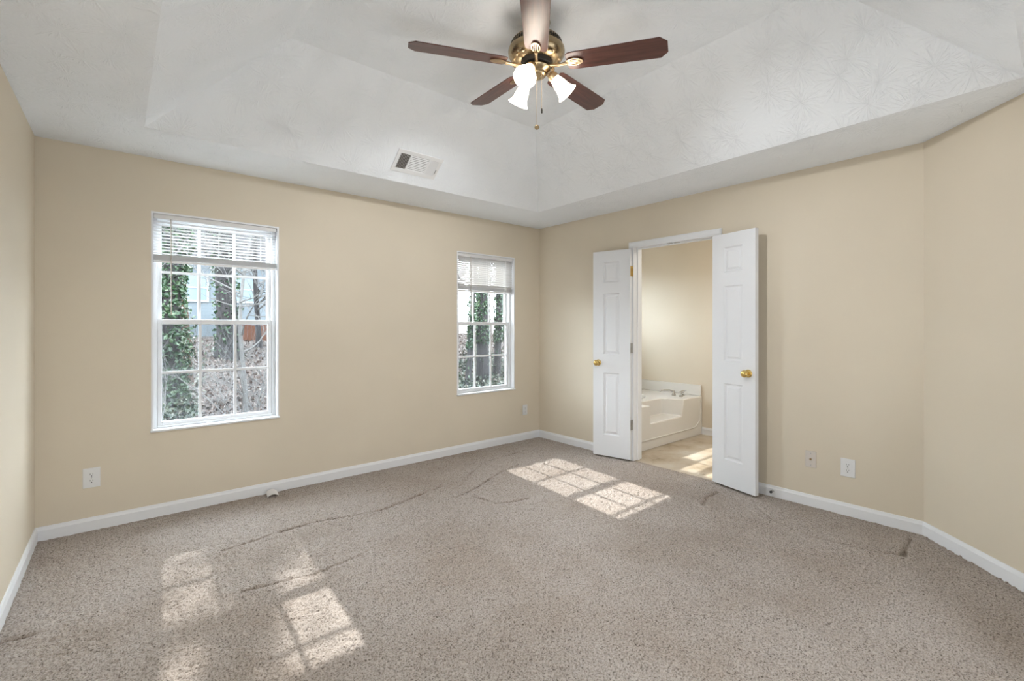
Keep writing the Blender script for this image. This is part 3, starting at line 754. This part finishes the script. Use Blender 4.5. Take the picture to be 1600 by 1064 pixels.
# deck ring with oval basin
deck_out = [(TX0, TY0), (nl, TY0), (nl, nb), (nr-.12, nb), (nr+.01, TY0), (TX1, TY0), (TX1, TY1), (TX0, TY1)]
bx_, by_, brx, bry = 4.58, 3.56, .50, .38
n_ = 40
rim = [(bx_+brx*math.cos(2*PI*i/n_), by_+bry*math.sin(2*PI*i/n_)) for i in range(n_)]
vo_ = [bm.verts.new(T(*q_, TZ)) for q_ in deck_out]; vr_ = [bm.verts.new(T(*q_, TZ)) for q_ in rim]
es = [bm.edges.new((vo_[i], vo_[(i+1) % len(vo_)])) for i in range(len(vo_))] + [bm.edges.new((vr_[i], vr_[(i+1) % n_])) for i in range(n_)]
bmesh.ops.triangle_fill(bm, edges=es, use_beauty=True)
prev = vr_
for s_, z_ in ((.97, TZ-.012), (.93, TZ-.10), (.86, TZ-.28), (.74, TZ-.36), (.4, TZ-.38)):
    cur = [bm.verts.new(T(bx_+(q_[0]-bx_)*s_, by_+(q_[1]-by_)*s_, z_)) for q_ in rim]
    for i in range(n_): bm.faces.new((prev[i], prev[(i+1) % n_], cur[(i+1) % n_], cur[i]))
    prev = cur
bm.faces.new(prev)
fq((TX0, TY0, 0), (TX0, TY1, 0), (TX0, TY1, TZ), (TX0, TY0, TZ))
bmesh.ops.remove_doubles(bm, verts=bm.verts, dist=1e-4)
obj('shell', bm, M['tub'], tub, smooth=True, angle=30, bevel=.012, seg=3)
bm = bmesh.new()
box(bm, TX1-.018-4.72, TX1-4.72, TY0-3.45+.004, TY1-3.45, TZ+.001, .585); box(bm, TX0-4.72, TX1-.02-4.72, TY1-.018-3.45, TY1-3.45, TZ+.001, .585)
obj('backsplash', bm, M['tub'], tub, bevel=.005)
bm = bmesh.new()   # raised moulding line on the skirt
mp_ = [(4.02, .10), (5.30, .10), (5.40, .17), (5.42, .30), (5.42, .42)]
pts = [T(x_, TY0-.001, z_) for x_, z_ in mp_]; tube(bm, pts, .007, 8)
obj('skirt_moulding', bm, M['tub'], tub, smooth=True)
fa = empty('bath_faucet', (5.235, 3.10, TZ), label='chrome two-handle faucet on the tub deck near the far wall', cat='faucet')
bm = bmesh.new(); lathe(bm, [(0, 0), (.028, 0), (.026, .012), (.016, .018), (.014, .048), (.010, .056), (0, .058)], 24, M=Matrix.Translation((0, 0, .002))); tube(bm, [(0, 0, .045), (-.05, .03, .064), (-.11, .065, .066), (-.150, .09, .060), (-.155, .093, .045)], [.012, .011, .010, .010, .009], 12)
obj('spout', bm, M['chrome'], fa, smooth=True)
for x_, y_ in ((.06, -.085), (-.045, -.12)):
    bm = bmesh.new(); Mx = Matrix.Translation((x_, y_, .002)); lathe(bm, [(0, 0), (.024, 0), (.022, .012), (.012, .018), (.011, .034), (.020, .040), (.022, .056), (.014, .064), (0, .066)], 20, M=Mx)
    tube(bm, [(x_, y_, .055), (x_+.02, y_-.035, .064)], [.006, .005], 8); obj('handle', bm, M['chrome'], fa, smooth=True)

# ------------------------------------------------------------ outdoors
def gz(x, y):
    s = max(0, min(1, (y-11)/12)); s = s*s*(3-2*s)
    return -.62 + 1.25*s + max(0, y-24)*.055 + .05*math.sin(x*1.3+y*.7) + .03*math.sin(x*2.9-y*1.7)
bm = bmesh.new(); nxg, nyg = 90, 90
gv = [[None]*nyg for _ in range(nxg)]
for i in range(nxg):
    for j in range(nyg):
        x = -12+62*i/(nxg-1); y = 4.3+76*(j/(nyg-1))**1.4; gv[i][j] = bm.verts.new((x, y, gz(x, y)))
for i in range(nxg-1):
    for j in range(nyg-1): bm.faces.new((gv[i][j], gv[i+1][j], gv[i+1][j+1], gv[i][j+1]))
o = obj('ground', bm, M['ground'], smooth=True); o['kind'] = 'structure'
rnd = random.Random(7)
def leaf_cloud(name, n, place, size, mat_, seed, parent=None):
    r = random.Random(seed); vs = []; fs = []
    for i in range(n):
        c = Vector(place(r)); s = size*(.6+.8*r.random())
        q = Quaternion((r.gauss(0, 1), r.gauss(0, 1), r.gauss(0, 1), r.gauss(0, 1))); q.normalize()
        k = len(vs)
        for a, b, e in ((-.5, 0, .1), (0, -.42, -.05), (.6, 0, .1), (0, .42, -.05)): vs.append(c+q @ (Vector((a, b, e))*s))
        fs.append((k, k+1, k+2, k+3))
    me = bpy.data.meshes.new(name); me.from_pydata([tuple(v) for v in vs], [], fs); me.materials.append(mat_)
    o = bpy.data.objects.new(name, me); C.objects.link(o)
    if parent: o.parent = parent
    return o
def in_view(r, y0_, y1_):
    # anywhere in the strips of yard the two windows look onto
    while True:
        y = y0_+(y1_-y0_)*r.random()**1.3
        k = y/4.1; a, b = ((.0, 1.25) if r.random() < .38 else (2.45, 3.75)) if r.random() < .72 else (-1.6, 4.6)
        return (a+(b-a)*r.random())*k, y
def lit(r):
    x, y = in_view(r, 5.2, 26); return (x, y, gz(x, y)+.02+.03*r.random())
o = leaf_cloud('leaf_litter', 38000, lit, .085, M['litter'], 5); tag(o, 'brown fallen leaves covering the ground of the wooded yard', 'fallen leaves', kind='stuff')
def und(r):
    while True:
        x, y = in_view(r, 8, 17)
        if x > 4 and math.sin(x*1.7)+math.sin(y*1.1+x) > -.3: return (x, y, gz(x, y)+.05+.32*r.random()**2)
        if x < 4 and x < .16*y-.4 and y > 9 and r.random() < .6: return (x, y, gz(x, y)+.05+.45*r.random()**2)
o = leaf_cloud('ground_ivy', 9000, und, .085, M['under'], 6); tag(o, 'grey-green ivy and undergrowth spreading below the trees', 'undergrowth', kind='stuff')

def branch(bm, p, d, ln, rad, depth, r, spread=.7, up=.15):
    n = 5; pts = [Vector(p)]; dd = Vector(d).normalized()
    for i in range(n):
        dd = (dd + Vector((r.gauss(0, .16), r.gauss(0, .16), r.gauss(0, .14)+up*.2))).normalized(); pts.append(pts[-1]+dd*ln/n)
    tube(bm, pts, [rad*(1-.75*i/n) for i in range(n+1)], 5 if depth > 0 else 4, caps=False)
    if depth > 0:
        for k in range(3+(depth > 1)):
            i = r.randint(1, n-1); dv = (dd + Vector((r.gauss(0, spread), r.gauss(0, spread), r.gauss(0, spread*.8)))).normalized()
            branch(bm, pts[i], dv, ln*(.45+.25*r.random()), rad*.5, depth-1, r, spread, up)
def make_tree(x, y, rad, height, lean, label, ivy_n, ivy_top, bz, nb, reach, barkm, seed, twigm=None, spread=.09, leaf=.10, fine=0, kink=None, ivy_lo=0):
    r = random.Random(seed); z0 = gz(x, y)-.1
    root = empty('tree', (x, y, z0), label=label, cat='tree')
    bm = bmesh.new(); pts = []; rr = []; N_ = 14
    for i in range(N_+1):
        s = i/N_; kx_ = kink[1]*max(0, s*height-kink[0]) if kink else 0; pts.append((lean[0]*s*height+kx_+.10*math.sin(s*7+seed), lean[1]*s*height+.10*math.cos(s*5+seed), s*height)); rr.append(rad*(1.35 if i == 0 else 1-.6*s))
    tube(bm, pts, rr, 14); obj('trunk', bm, barkm, root, smooth=True)
    if nb:
        for k in range(nb):
            bm = bmesh.new()
            s = bz[0]+(bz[1]-bz[0])*r.random()
            if k >= nb-fine: s = height*(.62+.36*r.random())
            z = s; i = min(N_-1, int(z/height*N_)); P = Vector(pts[i]); P.z = z
            a = r.random()*2*PI
            dp = 3 if k >= nb-fine else 2
            branch(bm, P, (math.cos(a), math.sin(a), .15+.3*r.random()), reach*(.6+.5*r.random()), min(rad*.42, .035+.02*r.random())*(.55 if dp == 3 else 1), dp, r)
            obj('branch', bm, twigm or M['twig'], root)
    if ivy_n:
        def pl(q):
            s = (ivy_lo+(ivy_top-ivy_lo)*q.random()**1.1)/height if q.random() < .93 else q.random()*ivy_top/height; f = s*N_; i = min(N_-1, int(f)); g = f-i
            P = Vector(pts[i]).lerp(Vector(pts[i+1]), g); a = q.random()*2*PI
            e = rr[min(N_, max(1, i))]*1.0+.02+abs(q.gauss(0, spread))*(1+.6*math.sin(s*30+seed))
            return P+Vector((math.cos(a)*e, math.sin(a)*e, 0))
        leaf_cloud('ivy', ivy_n, pl, leaf, M['ivy'], seed+50, root)
    return root
make_tree(1.00, 12.0, .22, 10.5, (.032, .0), 'thick ivy-covered trunk filling the left side of the left window', 6000, 7.9, (2.2, 8.5), 36, 1.9, M['bark'], 3, leaf=.08, fine=20, kink=(7.9, -.45))
make_tree(1.55, 15.4, .11, 9, (.01, .0), 'slim brown tree trunk right behind the ivy-covered trunk in the left window', 0, 5, (3, 7), 6, 1.6, M['barkbrown'], 8)
make_tree(3.02, 18.6, .34, 12, (.0, .0), 'broad grey trunk in the middle of the left window before the house', 900, 6, (2.0, 9), 16, 3.0, M['bark'], 14)
make_tree(4.35, 20.2, .10, 9, (.01, .0), 'thin pale bare tree before the house in the left window', 0, 5, (1.5, 8), 14, 2.8, M['bark'], 21)
make_tree(8.15, 11.44, .09, 10, (.012, .0), 'slim leaning ivy trunk, leftmost tree seen through the right window', 2600, 8, (3, 8), 6, 1.5, M['bark'], 31, spread=.03, leaf=.065, ivy_lo=1.4)
make_tree(9.1, 11.97, .20, 12, (.0, .0), 'thick ivy-wrapped trunk in the middle of the right window', 4200, 9, (3, 9), 8, 1.8, M['bark'], 42, spread=.03, leaf=.065, ivy_lo=1.4)
make_tree(10.0, 12.5, .12, 12, (.0, .0), 'ivy-wrapped trunk right of the centre of the right window', 3000, 9, (3, 9), 6, 1.6, M['bark'], 57, spread=.03, leaf=.065, ivy_lo=1.4)
make_tree(11.2, 13.5, .07, 10, (.01, .0), 'slim green ivy trunk at the right edge of the right window', 2600, 9, (3, 9), 5, 1.4, M['bark'], 66, spread=.03, leaf=.065, ivy_lo=1.4)
make_tree(1.95, 10.4, .045, 5.2, (.04, .0), 'pale bare sapling whose twigs cross the upper panes of the left window', 0, 4, (1.2, 5.0), 13, 1.5, M['twig'], 77)
make_tree(10.9, 17.0, .06, 7.5, (.01, .0), 'thin bare tree farthest back, between the ivy trunks of the right window', 0, 4, (1.4, 7.0), 14, 1.8, M['barkbrown'], 83, twigm=M['barkbrown'])
# bare shrubs in front of the left window
for k, (x, y, hh, lb) in enumerate(((.55, 7.6, 1.6, 'bare pale shrub closest to the left window, under the ivy-covered trunk'), (1.75, 8.6, 1.8, 'bare pale shrub spreading across the right half of the left window'), (2.6, 12.2, 2.2, 'taller bare shrub farther back before the grey trunk in the left window'))):
    r = random.Random(90+k); root = empty('bare_shrub', (x, y, gz(x, y)-.05), label=lb, cat='shrub')
    for q_ in range(4 if k < 2 else 6):
        bm = bmesh.new(); a = r.random()*2*PI; branch(bm, (0, 0, 0), (.55*math.cos(a), .55*math.sin(a), 1.0), hh*(.8+.5*r.random()), .012, 2, r, .55, .3)
        obj('stem', bm, M['twig'], root)

# neighbouring house
hs = empty('house', (6.4, 30, gz(6.4, 28)-.3), label='blue-grey sided house with grey roof behind the trees, seen through the left window', cat='house')
bm = bmesh.new(); box(bm, -4.6, 4.6, -2.5, 4.5, 0, 4.5)
poly(bm, [(-4.6, -2.5, 4.5), (-4.6, 4.5, 4.5), (-4.6, 1, 9.3)]); poly(bm, [(4.6, -2.5, 4.5), (4.6, 4.5, 4.5), (4.6, 1, 9.3)]); obj('siding_wall', bm, M['siding'], hs)
bm = bmesh.new()
for s in (-1, 1):
    y_a, y_b = (1-4.0, 1) if s < 0 else (1+4.0, 1)
    v1 = [(-4.9, y_a, 4.0), (4.9, y_a, 4.0), (4.9, 1, 9.4), (-4.9, 1, 9.4)]
    poly(bm, v1); poly(bm, [(p_[0], p_[1], p_[2]+.12) for p_ in v1]); poly(bm, [v1[0], v1[1], (4.9, y_a, 4.12), (-4.9, y_a, 4.12)])
obj('roof', bm, M['roof'], hs)
for (xa, za, ww, hh) in ((-3.6, 1.9, 1.0, 1.4), (-1.9, 1.9, 1.4, 1.4), (.5, 1.9, 1.5, 1.4), (2.8, 1.9, 1.2, 1.4)):
    bm = bmesh.new(); f = .1
    for (a, b, c_, d_) in ((0, f, 0, hh), (ww-f, ww, 0, hh), (f, ww-f, 0, f), (f, ww-f, hh-f, hh), (f, ww-f, hh/2-.03, hh/2+.03)): box(bm, xa+a, xa+b, -2.58, -2.5, za+c_, za+d_)
    wo = obj('window', bm, M['housetrim'], hs)
    bm = bmesh.new(); box(bm, xa+f, xa+ww-f, -2.53, -2.51, za+f, za+hh-f); obj('pane', bm, M['winblue'], wo)
fy = 23.0; fx0, fx1 = 3.6, 9.2
fe = empty('board_fence', (fx0, fy, gz(6, fy)), label='rust-red board fence behind the trees in front of the house', cat='fence')
bm = bmesh.new(); x = 0
while x < fx1-fx0: box(bm, x, x+.13, 0, .02, .02, .78+.02*math.sin(x*9)); x += .145
obj('boards', bm, M['fence'], fe)
bm = bmesh.new(); box(bm, 0, fx1-fx0, .021, .06, .15, .22); box(bm, 0, fx1-fx0, .021, .06, .55, .62); obj('rail', bm, M['fence'], fe)
for k in range(4):
    bm = bmesh.new(); box(bm, k*1.8, k*1.8+.09, .061, .15, -.3, .85); obj('post', bm, M['fence'], fe)
bb_ = empty('storage_bin', (8.35, 22.3, gz(8.35, 22.3)), label='blue plastic bin beside the rust-red fence', cat='bin')
bm = bmesh.new(); Mx = None; box(bm, -.3, .3, -.25, .25, 0, .62)
for v_ in bm.verts:
    if v_.co.z < .1: v_.co.x *= .82; v_.co.y *= .82
obj('body', bm, M['bluebin'], bb_, bevel=.02)
bm = bmesh.new(); box(bm, -.33, .33, -.28, .28, .62, .68); obj('lid', bm, M['bluebin'], bb_, bevel=.02)
